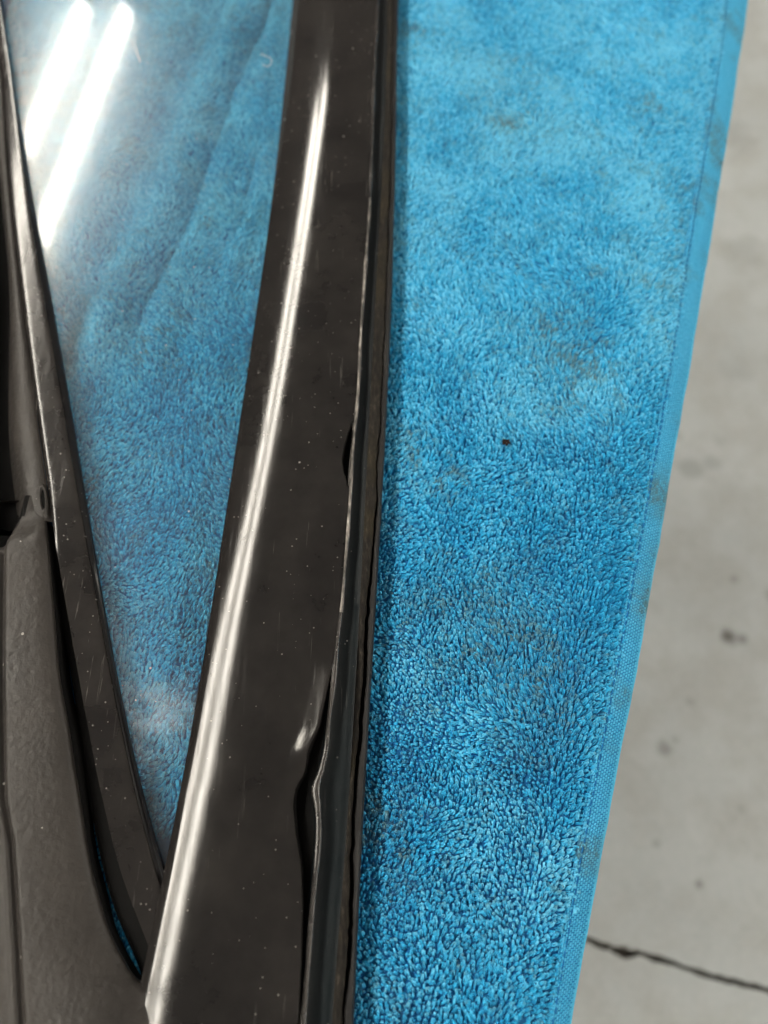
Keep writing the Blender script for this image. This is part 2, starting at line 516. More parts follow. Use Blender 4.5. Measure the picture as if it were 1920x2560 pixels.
def mat_concrete():
    m, nt, b = new_mat("concrete")
    v = coords(nt)
    big = noise(nt, v, 2.2, 5, 0.6)
    mid = noise(nt, v, 14, 5, 0.65)
    fine = noise(nt, v, 160, 4, 0.7)
    c = ramp(nt, big, [(0.30, (0.365, 0.398, 0.402)), (0.70, (0.505, 0.545, 0.550))])
    c = mixc(nt, math_n(nt, 'MULTIPLY', ramp(nt, mid, [(0.42, 0.0), (0.62, 1.0)]), 0.50), c, (0.33, 0.335, 0.315))
    c = mixc(nt, math_n(nt, 'MULTIPLY', ramp(nt, fine, [(0.4, 0.0), (0.75, 1.0)]), 0.35), c, (0.56, 0.58, 0.57))
    grit = noise(nt, v, 420, 3, 0.8)
    c = mixc(nt, math_n(nt, 'MULTIPLY', ramp(nt, grit, [(0.58, 0.0), (0.70, 1.0)]), 0.45), c, (0.18, 0.18, 0.165))
    sx = N(nt, "ShaderNodeSeparateXYZ")
    nt.links.new(v, sx.inputs[0])
    wob = noise(nt, v, 30, 3, 0.6)
    tot = None
    for (cx, cy, r, amp) in OIL_SPOTS:
        dx = math_n(nt, 'SUBTRACT', sx.outputs["X"], cx)
        dy = math_n(nt, 'SUBTRACT', sx.outputs["Y"], cy)
        d2 = math_n(nt, 'ADD', math_n(nt, 'MULTIPLY', dx, dx), math_n(nt, 'MULTIPLY', dy, dy))
        d = math_n(nt, 'SQRT', d2)
        d = math_n(nt, 'ADD', d, math_n(nt, 'MULTIPLY', math_n(nt, 'SUBTRACT', wob, 0.5), r * 2.2))
        g = N(nt, "ShaderNodeMapRange")
        g.inputs["From Min"].default_value = r
        g.inputs["From Max"].default_value = r * 0.3
        g.inputs["To Max"].default_value = amp
        nt.links.new(d, g.inputs["Value"])
        tot = g.outputs[0] if tot is None else math_n(nt, 'MAXIMUM', tot, g.outputs[0])
    c = mixc(nt, tot, c, (0.075, 0.07, 0.06))
    nt.links.new(c, b.inputs["Base Color"])
    b.inputs["Roughness"].default_value = 0.75
    b.inputs["Specular IOR Level"].default_value = 0.30
    bump(nt, b, fine, 0.25, 0.002)
    return m


OIL_SPOTS = [(0.467, 0.287, 0.016, 0.85), (0.482, 0.284, 0.010, 0.6), (0.358, 0.139, 0.012, 0.5),
             (0.372, 0.152, 0.006, 0.4), (0.374, -0.014, 0.006, 0.55), (0.278, -0.085, 0.008, 0.75),
             (0.462, 0.545, 0.022, 0.28), (0.49, 0.555, 0.020, 0.26), (0.515, 0.59, 0.018, 0.22),
             (0.445, 0.60, 0.014, 0.22), (0.545, 0.345, 0.014, 0.6), (0.49, 0.37, 0.008, 0.35),
             (0.62, 0.98, 0.05, 0.18), (0.70, 0.88, 0.04, 0.15), (0.66, 1.25, 0.05, 0.2),
             (0.40, 0.20, 0.008, 0.25), (0.33, 0.03, 0.006, 0.3), (0.44, 0.07, 0.007, 0.25),
             (0.36, -0.10, 0.006, 0.25), (0.56, 0.72, 0.03, 0.15)]

M_CHALK = mat_chalk()
M_FOAM = mat_foam()
M_PLASTIC = mat_plastic()
M_GLASS = mat_glass()
M_PILE = mat_pile()
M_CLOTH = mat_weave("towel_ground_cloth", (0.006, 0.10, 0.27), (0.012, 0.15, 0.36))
M_HEM = mat_weave("towel_hem_weave", (0.05, 0.37, 0.60), (0.105, 0.47, 0.71))
M_HEM_BASE = mat_weave("hem_gap_shade", (0.010, 0.14, 0.32), (0.02, 0.20, 0.42))  # darker copy of the hem colour: shade between the floats painted in
M_STITCH = mat_weave("stitch_thread", (0.008, 0.10, 0.26), (0.015, 0.15, 0.36))
M_FLOOR = mat_concrete()
M_VOID = mat_plain("black_rubber_and_shade", (0.006, 0.006, 0.006), 0.9, 0.1)  # black rubber, also painted shade in recesses and a dark reflection
M_STEEL = mat_plain("grey_bench_steel", (0.20, 0.21, 0.22), 0.5)
M_ENAMEL = mat_plain("white_enamel", (0.80, 0.79, 0.75), 0.4)
M_CRUMB = mat_plain("dark_dirt", (0.020, 0.012, 0.010), 0.8, 0.2)
M_LINT = mat_plain("white_lint", (0.80, 0.80, 0.78), 0.8, 0.2)

# ------------------------------------------------------------------ floor: two concrete slabs either side of a cracked joint, 6 mm of black gap
FLOOR_Z = -0.76
crack_pts = [(-6.0, 1.62), (-2.0, 0.56), (-0.6, 0.17), (0.0, 0.0), (0.12, -0.041), (0.20, -0.062), (0.233, -0.071), (0.258, -0.0795),
             (0.277, -0.0865), (0.292, -0.0855), (0.328, -0.096), (0.38, -0.110), (0.433, -0.122), (0.52, -0.149), (0.7, -0.205),
             (1.5, -0.42), (6.0, -1.75)]
cp = np.array(crack_pts)
cxs = np.unique(np.concatenate([cp[:, 0], np.arange(0.1, 0.75, 0.008)]))
cys = np.interp(cxs, cp[:, 0], cp[:, 1]) + np.array([random.uniform(-1, 1) * 0.0011 for _ in cxs])
crack = np.c_[cxs, cys]
half = 0.0029 + 0.0030 * np.exp(-((cxs - 0.276) / 0.010) ** 2)
verts, faces = [], []
for (x, y), hw in zip(crack, half):
    w = hw * random.uniform(0.65, 1.35)
    verts += [(x, 9.0, FLOOR_Z), (x, y + w, FLOOR_Z), (x, y + w * 0.5, FLOOR_Z - 0.012),
              (x, y - w * 0.5, FLOOR_Z - 0.012), (x, y - w, FLOOR_Z), (x, -7.0, FLOOR_Z)]
for k in range(len(crack) - 1):
    for j in range(5):
        a, b_ = k * 6 + j, (k + 1) * 6 + j
        faces.append((a, a + 1, b_ + 1, b_))
floor = mesh_obj("floor", verts, faces, M_FLOOR, None, False, "structure")
floor.data.materials.append(mat_plain("crack_grime", (0.12, 0.113, 0.10), 0.9, 0.1))
for k, p_ in enumerate(floor.data.polygons):
    if k % 5 in (1, 2, 3):
        p_.material_index = 1

# ------------------------------------------------------------------ fluorescent strip lights under the ceiling, right row added as fill
m_t, nt_, b_ = new_mat("lit_fluorescent_tube")
b_.inputs["Base Color"].default_value = (0.9, 0.9, 0.88, 1)
b_.inputs["Emission Color"].default_value = (1.0, 0.94, 0.84, 1)
b_.inputs["Emission Strength"].default_value = TUBE_POWER
M_TUBE = m_t


def tube_mesh(name, r, y0, y1, x, z, mat, parent, n=16):
    rings = [(y0, 0.6), (y0 + r * 0.5, 1.0), (y1 - r * 0.5, 1.0), (y1, 0.6)]
    P = [(x + r * k * math.cos(2 * math.pi * i / n), y, z + r * k * math.sin(2 * math.pi * i / n)) for y, k in rings for i in range(n)]
    F = [tuple(q) for q in grid_quads(4, n, True)] + [tuple(range(n)), tuple(range(3 * n, 4 * n))[::-1]]
    return mesh_obj(name, P, F, mat, parent)


def box(name, x0, x1, y0, y1, z0, z1, mat, parent, bevel=0.0):
    import bmesh
    bm = bmesh.new()
    bmesh.ops.create_cube(bm, size=1)
    for v in bm.verts:
        v.co = ((x0 + x1) / 2 + v.co.x * (x1 - x0), (y0 + y1) / 2 + v.co.y * (y1 - y0), (z0 + z1) / 2 + v.co.z * (z1 - z0))
    if bevel:
        bmesh.ops.bevel(bm, geom=list(bm.edges), offset=bevel, segments=2, affect='EDGES', profile=0.5)
    me = bpy.data.meshes.new(name)
    bm.to_mesh(me)
    bm.free()
    me.materials.append(mat)
    return link(bpy.data.objects.new(name, me), parent)


def strip_light(label, loc, rz, Ls=2.86):
    t = empty("strip_light", label, "ceiling light", loc, rz, "twin tube strip lights over the bench")
    # a shallow trough: spine, two sloping reflector wings
    prof = [(-0.150, 0.005), (-0.140, 0.030), (-0.045, 0.062), (0.045, 0.062), (0.140, 0.030), (0.150, 0.005)]
    top = [(x, z + 0.006) for x, z in prof]
    ring = prof + top[::-1]
    P = [(x, y, z) for y in (0.0, -Ls) for x, z in ring]
    n = len(ring)
    F = [tuple(q) for q in grid_quads(2, n, True)] + [tuple(range(n)), tuple(range(n, 2 * n))[::-1]]
    mesh_obj("reflector", P, F, M_ENAMEL, t, False)
    for s in (-1, 1):
        tube_mesh("tube", 0.019, -0.014, -Ls + 0.014, s * 0.078, 0.012, M_TUBE, t)
    for y in (-0.006, -Ls + 0.006):
        box("end_cap", -0.11, 0.11, y - 0.005, y + 0.005, -0.004, 0.030, M_ENAMEL, t, 0.002)
    return t


LAMP_Z = 1.50
HEAD = 5.6
lx, ly = -1.012, 2.83
hx, hy = math.sin(R(HEAD)), math.cos(R(HEAD))
strip_light("lit twin tube strip light mirrored in the upper glass and along the wide trim", (lx, ly, LAMP_Z), -R(HEAD), 3.0)
strip_light("lit twin tube strip light mirrored only at the bottom of the wide trim",
            (lx - hx * 3.006, ly - hy * 3.006, LAMP_Z), -R(HEAD))
strip_light("added unseen fill light, twin tube strip over the bare concrete right of the towel",
            (lx + 3.75, ly - 0.9, LAMP_Z), -R(HEAD), 2.86)  # added fill lamp, unseen, brightens the floor and the towel's right side
strip_light("added unseen fill light, near end of the twin tube row right of the towel",
            (lx + 3.75 - hx * 2.9, ly - 0.9 - hy * 2.9, LAMP_Z), -R(HEAD), 2.86)  # second added fill lamp, lifts the trim's shadow on the towel

# ------------------------------------------------------------------ towel
ex0, ey0 = 0.0528, -0.0396
edge_dir = np.array([0.3297, 1.0]) / math.hypot(0.3297, 1.0)
edge_nrm = np.array([edge_dir[1], -edge_dir[0]])           # outwards, to the right


def edge_in(x, y):
    """distance inwards from the line where towel pile ends"""
    return (X("hem_in", y) - x) * edge_nrm[0]


def towel_z(x, y):
    """top of the ground cloth"""
    x, y = np.asarray(x, float), np.asarray(y, float)
    e = edge_in(x, y)
    droop = np.clip(13e-3 - e, 0, 40e-3)
    z = -droop ** 2 / (2 * 30e-3)
    # gentle waves on the open part
    z = z + (4.0e-3 * (fbm(x, y, 0.085, 3, 2) - 0.62) * sstep(0, 0.03, e)) * sstep(0.012, 0.035, x)
    # folds under the glass: ridges running up to the right
    u = x * math.cos(R(11)) - y * math.sin(R(11))
    k = sstep(-0.045, -0.065, x) * sstep(0.15, 0.22, y)
    w = (u + 0.1406) * 1000 + 1.4 * np.sin(y * 37 + 0.6) + 0.4 * np.sin(y * 90)
    g = lambda c, s_: np.exp(-((w - c) / s_) ** 2)
    fold = -1.0 * g(0, 5.5) + 0.35 * g(12, 6) + 0.6 * g(-13, 6) - 0.9 * g(-27, 8) + 0.4 * g(-42, 7) - 0.35 * g(24, 4) + 0.2 * g(31, 4)
    z = z + k * (4.9e-3 * fold - 2.9e-3)
    return z - 2.3e-3


towel = empty("towel", "grimy bright blue terry towel spread beneath the black framed car window", "towel", (0, 0, 0))


def soil_at(x, y):
    """grime on the towel: broad patches and spots"""
    n = fbm(x, y, 0.045, 8, 3)
    s = 0.26 * sstep(0.48, 0.85, n)
    s = s + 0.40 * sstep(0.55, 0.85, fbm(x, y, 0.007, 15, 3)) + 0.25 * sstep(0.55, 0.8, fbm(x * 1.7 + y * 0.6, y - 0.4 * x, 0.016, 18, 3))
    for bx, by, br, a in SPOTS:
        d = np.hypot(x - bx, y - by) / br
        s = s + a * np.exp(-d * d) * 1.5 * sstep(0.35, 0.75, fbm(x, y, 0.0045, 21, 3))
    return s


SPOTS = [(0.0582, 0.325, 0.006, 1.5), (0.069, 0.331, 0.004, 1.5), (0.128, 0.335, 0.01, 0.7), (0.0223, 0.1315, 0.0065, 1.3), (0.0150, 0.1390, 0.004, 1.0), (0.0048, 0.003, 0.004, 1.6),
         (0.1738, 0.403, 0.006, 1.2), (0.1152, 0.227, 0.012, 0.5), (0.0827, 0.180, 0.018, 0.75), (0.070, 0.199, 0.014, 0.65),
         (0.016, 0.395, 0.008, 0.9), (0.011, 0.320, 0.003, 1.2), (0.140, 0.280, 0.014, 0.5), (-0.005, 0.010, 0.018, 0.6),
         (0.030, 0.075, 0.02, 0.45), (0.012, 0.145, 0.012, 0.6), (0.050, 0.060, 0.016, 0.5), (0.1285, 0.262, 0.008, 0.6),
         (-0.078, 0.262, 0.005, 0.6), (-0.108, 0.128, 0.008, 0.9), (-0.085, 0.215, 0.010, 0.3),
         (-0.095, 0.20, 0.012, 0.5), (-0.175, 0.345, 0.040, 0.8), (-0.150, 0.290, 0.020, 0.4), (-0.120, 0.400, 0.025, 0.5)]
HEM_SPOTS = [(0.0975, 0.0865, 0.009, 0.8), (0.1035, 0.105, 0.006, 0.6), (0.109, 0.128, 0.010, 0.8), (0.121, 0.160, 0.006, 0.35),
             (0.148, 0.247, 0.006, 0.3), (0.165, 0.305, 0.006, 0.3)]

# ground cloth: closed sheet, top and underside, edge at the hem
ys = np.linspace(-0.075, 0.50, 240)
fr_ = np.linspace(0, 1, 130)
xL = -0.215
hem_w = X("hem_out", ys) - X("hem_in", ys)
rows = []
for y, hw in zip(ys, hem_w):
    xr = X("hem_in", y) + 0.0004
    xs = xL + (xr - xL) * fr_
    zt = towel_z(xs, y)
    top = np.c_[xs, np.full_like(xs, y), zt]
    bot = np.c_[xs[::-1], np.full_like(xs, y), zt[::-1] - 0.0012]
    rows.append(np.vstack([top, bot]))
P = np.array(rows)
q = grid_quads(P.shape[0], P.shape[1], True)
v = P.reshape(-1, 3)
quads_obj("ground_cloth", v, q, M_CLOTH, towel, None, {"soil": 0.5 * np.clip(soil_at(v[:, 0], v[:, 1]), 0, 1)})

# --- terry pile: tens of thousands of yarn loops
step = 1.14e-3
a_ = np.arange(-0.10, 0.62, step)
b__ = np.arange(0.0, 0.40, step)
A, B = np.meshgrid(a_, b__, indexing="ij")
A = A + rng.normal(0, 0.17e-3, A.shape) + (np.arange(B.shape[1]) % 2)[None, :] * step * 0.5
B = B + rng.normal(0, 0.16e-3, B.shape)
px = ex0 + edge_dir[0] * A - edge_nrm[0] * B
py = ey0 + edge_dir[1] * A - edge_nrm[1] * B
px, py = px.ravel(), py.ravel()
e = edge_in(px, py)
keep = (e > rng.normal(-0.3e-3, 0.35e-3, e.shape)) & (py > -0.0735) & (py < 0.47) & (px > -0.20)
under_glass = (px > X("rim_right", py) - 0.010) & (px < X("band_left", py) + 0.008) & (py > 0.008)
open_side = px > X("seal_outer", py) - 0.0035
sliver = (px > X("gap_left", py) - 0.008) & (px < X("gap_right", py) + 0.006) & (py < 0.045) & (py > -0.035)
keep &= under_glass | open_side | sliver
px, py, e = px[keep], py[keep], e[keep]
n = len(px)

near_hem = sstep(0.022, 0.001, e)
far = sstep(0.10, 0.24, py)
th = R(86) + R(150) * (fbm(px, py, 0.050, 31, 2) - 0.5) * (1.3 - 0.55 * far) + R(80) * (fbm(px, py, 0.016, 41, 2) - 0.5) * 2 + rng.normal(0, R(14), n)
crazy = rng.random(n) < 0.10 - 0.06 * far
th = np.where(crazy, rng.random(n) * 2 * np.pi, th)
th_h = R(28) + rng.normal(0, R(24), n)
th = th * (1 - near_hem) + th_h * near_hem
L = np.clip(rng.normal(3.0e-3, 0.6e-3, n) * (0.75 + 0.5 * fbm(px, py, 0.018, 37, 2)), 1.2e-3, 4.8e-3)
W = np.clip(rng.normal(0.80e-3, 0.22e-3, n), 0.35e-3, 1.6e-3)
rad = np.clip(rng.normal(0.262e-3, 0.05e-3, n), 0.15e-3, 0.42e-3)
lean = np.clip(0.56 + 0.22 * far + 0.22 * sstep(0.04, 0.09, px) * far + 0.75 * (fbm(px, py, 0.028, 51, 3) - 0.5) + rng.normal(0, 0.16, n), 0.1, 1.05)   # 1 = lying flat
lean = np.where(near_hem > 0.3, np.maximum(lean, 0.55), lean)
ug = (px < X("band_left", py) + 0.009) & (py > 0.0)
lean = np.where(ug, np.maximum(lean, 0.7), lean)
twist = rng.normal(0, 0.9, n)
NR, NS = 8, 4
s = np.linspace(0, 1, NR)
ang = 2 * np.pi * s
u = (1 - np.cos(ang)) / 2
side = 0.5 * np.sin(ang) * (0.35 + 0.65 * u)
t3 = np.stack([np.cos(th), np.sin(th), np.zeros(n)], -1)
b3 = np.stack([-np.sin(th), np.cos(th), np.zeros(n)], -1)
z3 = np.array([0, 0, 1.0])
fwd = (lean[:, None] * (0.30 * u + 0.62 * u * u)[None, :]) * L[:, None]
hgt = ((1.0 * u - 0.35 * u * u)[None, :] * (1.0 - 0.52 * lean[:, None])) * L[:, None]
cs = np.cos(twist[:, None] * u[None, :])
sn = np.sin(twist[:, None] * u[None, :])
sd = side[None, :] * W[:, None]
C = (fwd[..., None] * t3[:, None, :] + (sd * cs)[..., None] * b3[:, None, :]
     + (hgt + sd * sn * 0.8)[..., None] * z3)
C[:, :, 2] -= 0.15e-3
# tangents and section frame
T = np.gradient(C, axis=1)
T /= np.linalg.norm(T, axis=2, keepdims=True) + 1e-12
ref = np.cross(t3, b3)[:, None, :] * 0.6 - t3[:, None, :] * 0.8
U = np.cross(T, ref)
U /= np.linalg.norm(U, axis=2, keepdims=True) + 1e-12
V = np.cross(T, U)
rr = rad[:, None] * (0.85 + 0.35 * u[None, :])
phi = np.arange(NS) * 2 * np.pi / NS + 0.6
ring = (np.cos(phi)[None, None, :, None] * U[:, :, None, :] + np.sin(phi)[None, None, :, None] * V[:, :, None, :]) * rr[:, :, None, None]
bz = towel_z(px, py)
# local slope of the cloth, so loops on the drooping edge lean with it
dz = (towel_z(px + 1e-3, py) - bz) / 1e-3
dzy = (towel_z(px, py + 1e-3) - bz) / 1e-3
C[:, :, 2] += dz[:, None] * C[:, :, 0] + dzy[:, None] * C[:, :, 1]
C[:, :, 0] -= dz[:, None] * hgt * 0.8
base = np.stack([px, py, bz], -1)
co = (base[:, None, None, :] + C[:, :, None, :] + ring)
# nothing reaches up into the pane above
zc = co[..., 2]
lim = 0.0006
zc[ug] = np.where(zc[ug] > lim - 0.0008, lim - 0.0008 * np.exp(-(zc[ug] - lim + 0.0008) / 0.0008), zc[ug])
soil0 = soil_at(px, py)
tipw = np.clip((u - 0.45) / 0.55, 0, 1)
soil = np.clip((soil0 * np.clip(rng.normal(0.9, 0.5, n), 0.05, 1.9))[:, None] * (0.25 + 0.65 * tipw[None, :]) + (rng.random(n) < 0.30)[:, None] * rng.random(n)[:, None] * 0.55 * tipw[None, :] ** 2, 0, 0.86)
tone = np.clip(0.04 + 0.62 * u[None, :] + 0.55 * (rng.random(n)[:, None] - 0.5) + (0.95 * (fbm(px, py, 0.028, 61, 3) - 0.47) + 0.30 * sstep(0.06, 0.33, py) - 0.13 + 0.10 * sstep(0.012, 0.0, e))[:, None], 0, 1)  # paler towards the far end: light and sheen painted into the tone
soil = np.repeat(soil[:, :, None], NS, 2).ravel()
tone = np.repeat(tone[:, :, None], NS, 2).ravel()
qq = grid_quads(NR, NS, True)
quads = (qq[None, :, :] + (np.arange(n) * NR * NS)[:, None, None]).reshape(-1, 4)
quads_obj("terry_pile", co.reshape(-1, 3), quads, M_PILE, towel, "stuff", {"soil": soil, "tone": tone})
print("loops", n, "tris", len(quads) * 2)

# --- hem: folded band beyond the pile, with raised woven floats
_hx = X


def hem_out_x(y):
    y = np.asarray(y, float)
    return _hx("hem_out", y) + 1.1e-3 * (fbm(y, y * 0 + 0.37, 0.030, 81, 2) - 0.5) + 0.4e-3 * (vnoise(y, y * 0 + 0.9, 0.006, 83) - 0.5)


def hem_point(y, f):
    """f 0 at the pile, 1 at the outer edge; curves down over the bench edge"""
    xi, xo = X("hem_in", y), hem_out_x(y)
    x = xi + (xo - xi) * f
    return x, towel_z(x, y) + 0.9e-3 + 0.5e-3 * np.sin(np.pi * np.clip(f, 0, 1)) + 0.8e-3 * (vnoise(np.asarray(y, float) + 0 * np.asarray(f), 0.2, 0.02, 85) - 0.5) * f


rows = []
for y in ys:
    f = np.linspace(-0.06, 1.0, 12)
    x, z = hem_point(y, f)
    top = np.c_[x, np.full_like(x, y), z]
    r = 0.9e-3
    edge = []
    for k in range(1, 6):
        t = math.pi * k / 6
        edge.append((x[-1] + r * math.sin(t), y, z[-1] - r + r * math.cos(t)))
    bot = np.c_[x[::-1], np.full_like(x, y), z[::-1] - 2 * r]
    rows.append(np.vstack([top, np.array(edge), bot]))
P = np.array(rows)
v = P.reshape(-1, 3)


def hem_soil(x, y):
    s_ = 0.55 * sstep(0.5, 0.8, fbm(x, y, 0.016, 71, 3))
    for bx, by, br, a in HEM_SPOTS:
        d = np.hypot(x - bx, y - by) / br
        s_ = s_ + a * np.exp(-d * d)
    return s_ * (0.3 + 1.1 * vnoise(x, y, 0.0012, 75))


hem = quads_obj("hem", v, grid_quads(P.shape[0], P.shape[1], True), M_HEM_BASE, towel, None, {"soil": np.clip(hem_soil(v[:, 0], v[:, 1]), 0, 0.85)})
hem.data.materials.append(M_HEM)
hem.data.polygons.foreach_set("material_index", np.tile(np.where(np.arange(P.shape[1]) >= 11, 1, 0), P.shape[0] - 1).astype(np.int32))

fy = np.arange(-0.073, 0.47, 1.15e-3)
nf = 9
cos_, so_, qs_ = [], [], []
k = 0
for j in range(nf):
    f0 = (j + 0.5) / nf
    yy = fy + (j % 2) * 0.575e-3 + rng.normal(0, 0.05e-3, len(fy))
    x, z = hem_point(yy, f0)
    wx = (hem_out_x(yy) - X("hem_in", yy)) / nf * 0.44
    hl = 0.50e-3
    slope = (towel_z(x + 1e-3, yy) - towel_z(x, yy)) / 1e-3
    pts = []
    for (du, dv, dh) in ((-1, -1, 0), (1, -1, 0), (1, 1, 0), (-1, 1, 0), (-.55, -.6, 1), (.55, -.6, 1), (.55, .6, 1), (-.55, .6, 1)):
        xx = x + du * wx + edge_dir[0] * dv * hl
        yv = yy + dv * hl * edge_dir[1]
        pts.append(np.stack([xx, yv, z + slope * du * wx + dh * 0.42e-3 - 0.06e-3], -1))
    pp = np.stack(pts, 1)
    m_ = len(fy)
    cos_.append(pp.reshape(-1, 3))
    ss = np.clip(hem_soil(x, yy) * (0.5 + rng.random(m_)), 0, 0.85)
    so_.append(np.repeat(ss, 8))
    fq = np.array([(0, 1, 5, 4), (1, 2, 6, 5), (2, 3, 7, 6), (3, 0, 4, 7), (4, 5, 6, 7)])
    qs_.append((fq[None] + (np.arange(m_) * 8 + k)[:, None, None]).reshape(-1, 4))
    k += m_ * 8
quads_obj("hem_weave", np.vstack(cos_), np.vstack(qs_), M_HEM, towel, "stuff", {"soil": np.concatenate(so_)}, smooth=False)

# stitch line along the inner side of the hem: dark dashes of thread
sv, sf = [], []
y = -0.058
while y < 0.468:
    l = random.uniform(1.7e-3, 2.6e-3)
    xa = X("hem_in", np.array([y, y + l])) + 0.0013 + random.uniform(-1, 1) * 2e-4
    za = towel_z(xa, np.array([y, y + l])) + 1.45e-3
    o0 = len(sv)
    for kk, t in enumerate((0, 0.33, 0.67, 1)):
        xx, yy, zz = xa[0] + (xa[1] - xa[0]) * t, y + l * t, za[0] + (za[1] - za[0]) * t + 0.25e-3 * math.sin(math.pi * t)
        r = 0.33e-3 * (0.5 if kk in (0, 3) else 1)
        for c in range(5):
            an = 2 * math.pi * c / 5
            sv.append((xx + r * math.cos(an), yy, zz + r * math.sin(an)))
    for qd in grid_quads(4, 5, True):
        sf.append(tuple(int(i) + o0 for i in qd))
    y += l + random.uniform(0.5e-3, 0.9e-3)
mesh_obj("stitching", sv, sf, M_STITCH, towel, True, "stuff")

# ------------------------------------------------------------------ bench under the towel
bench = empty("workbench", "bench hidden beneath the blue towel, holding it above the concrete floor", "workbench", (0, 0, FLOOR_Z))
TZ = -0.0200
p0 = np.array([ex0, ey0]) - edge_nrm * 0.013
c0 = p0 - edge_dir * 0.32
c1 = p0 + edge_dir * 0.78
out = [tuple(c0), tuple(c1), tuple(c1 - edge_nrm * 0.70), tuple(c0 - edge_nrm * 0.70)]
vv = [(x, y, TZ - FLOOR_Z) for x, y in out] + [(x, y, TZ - 0.03 - FLOOR_Z) for x, y in out]
mesh_obj("bench_top", vv, [(0, 1, 2, 3)[::-1], (4, 5, 6, 7), (0, 4, 5, 1)[::-1], (1, 5, 6, 2)[::-1], (2, 6, 7, 3)[::-1], (3, 7, 4, 0)[::-1]][:], M_STEEL, bench, False)
cen = sum(np.array(p) for p in out) / 4
for p in out:
    c = np.array(p) + (cen - np.array(p)) * 0.12
    box("leg", c[0] - 0.02, c[0] + 0.02, c[1] - 0.02, c[1] + 0.02, 0.0, TZ - 0.03 - FLOOR_Z, M_STEEL, bench, 0.002)

# ------------------------------------------------------------------ the car quarter window
win = empty("car_quarter_window", "black framed car quarter window, dusty glass between two converging trims, lying on blue towel", "car window", (0, 0, 0))
Y0, Y1 = -0.072, 0.49
yy = np.linspace(Y0, Y1, 330)

# --- wide band
GW_PTS = np.array(CURVES["groove"])


def GW(y):
    return np.interp(y * 1000, GW_PTS[:, 1], GW_PTS[:, 0])


K_CURV = 0.52                                     # degrees of turn per mm across the crown
rows, band_edge, void_mask = [], [], []
xl_, xc_, xr_ = X("band_left", yy), X("band_crest", yy), X("band_right", yy)
NP = 70
for y, xl, xc, xr in zip(yy, xl_, xc_, xr_):
    w = xr - xl
    gw = float(GW(y))                             # width of the open groove beside the lip, mm
    gc = max(gw, 1.3)
    wmm = w * 1000
    drs = np.concatenate([np.linspace(wmm, gc + 1.0, 42, endpoint=False), np.linspace(gc + 1.0, gc - 1.0, 14, endpoint=False), np.linspace(gc - 1.0, 0, 14)])
    sarr = 1 - drs / wmm
    xs = xl + sarr * w
    d = (xs - xc) * 1000                        # mm right of the crest
    dl = (xs - xl) * 1000
    dr = (xr - xs) * 1000
    low = float(sstep(0.20, 0.03, y))
    ang = 12.4 - (K_CURV - 0.22 * float(sstep(0.14, 0.03, y))) * d
    ang = np.where(ang < -1.5, -1.5 + (ang + 1.5) * 0.12, ang)
    ang = np.where(ang > 19, 19 + (ang - 19) * 0.3, ang)
    ang = ang + 26 * np.exp(-(dl / 0.9) ** 2)                       # broken left arris
    ang = ang - 24 * np.exp(-(dr / 0.8) ** 2) * 1.0
    # roll-off before the lip towards the lower end, after the buckle
    b2 = float(sstep(0.052, 0.026, y))
    base_ang = ang
    gw = float(GW(y))                             # width of the open groove beside the lip, mm
    # buckled film: a swelling beside the lip
    q1 = float(sstep(0.074, 0.055, y) * sstep(0.023, 0.033, y))
    win_ = sstep(gw - 0.2, gw + 0.8, dr) * sstep(gw + 8.5, gw + 5.0, dr)
    ang = ang + q1 * win_ * (14.35 + 0.7 * np.sin(dr * 1.5 + y * 60) - ang)
    def rise(a_):
        t_ = np.tan(np.radians(a_))
        return np.concatenate([[0], np.cumsum((t_[1:] + t_[:-1]) / 2 * np.diff(xs))])
    z = rise(ang) - rise(base_ang)[NP - 1] + 12.3e-3
    grv = sstep(0.15, 0.75, np.clip(dr, 0, None)) * sstep(gw, gw - 0.6, dr) * float(sstep(0.5, 1.5, gw))
    z = z - 4.2e-3 * grv
    crest_pts = np.c_[xs, np.full(NP, y), z]
    void_mask.append(grv)
    left_wall = [(xl + 0.0002, y, z[0] - 0.0012), (xl + 0.0008, y, min(z[0] - 0.002, 0.0052))]
    right_wall = [(xr + 0.0001, y, z[-1] - 0.0008), (xr - 0.0004, y, z[-1] - 0.003)]
    rows.append(np.vstack([left_wall[::-1], crest_pts, right_wall]))
    band_edge.append((xr, z[-1], z[0]))
band_edge = np.array(band_edge)
wide = loft("wide_trim", np.array(rows), M_BAND, win)
wide.data.materials.append(M_VOID)
vm = np.array(void_mask)
vm = np.pad(vm, ((0, 0), (2, 2)))
fm = np.minimum.reduce([vm[:-1, :-1], vm[1:, :-1], vm[:-1, 1:], vm[1:, 1:]]).ravel() > 0.12
wide.data.polygons.foreach_set("material_index", np.concatenate([fm.astype(np.int32), [0, 0]]).astype(np.int32))  # groove faces flat black, standing in for a dark reflection
wide["label"] = "wide satin black trim with a long bright reflection"

# worn lip along the right arris of the band
rows = []
for y, (xr, zr, _) in zip(yy, band_edge):
    r = 0.75e-3 * (1 + 0.8 * math.exp(-((y - 0.0215) / 0.0045) ** 2) + 0.25 * math.sin(y * 190) * math.sin(y * 71 + 1))
    cx, cz = xr + 0.25e-3, zr - 0.45e-3
    rows.append([(cx + r * math.cos(t), y, cz + 0.6 * r * math.sin(t)) for t in np.linspace(math.pi, -0.5, 9)])
rows = np.array(rows)
cut_lo = np.searchsorted(yy, 0.075)
cut_hi = np.searchsorted(yy, 0.260)
loft("trim_lip", rows[:cut_lo + 1], M_LIP, wide)
loft("trim_lip", rows[cut_lo:cut_hi + 1], M_CHALK, wide)["label"] = "scraped pale middle stretch of the trim lip"
loft("trim_lip", rows[cut_hi:], M_LIP, wide)

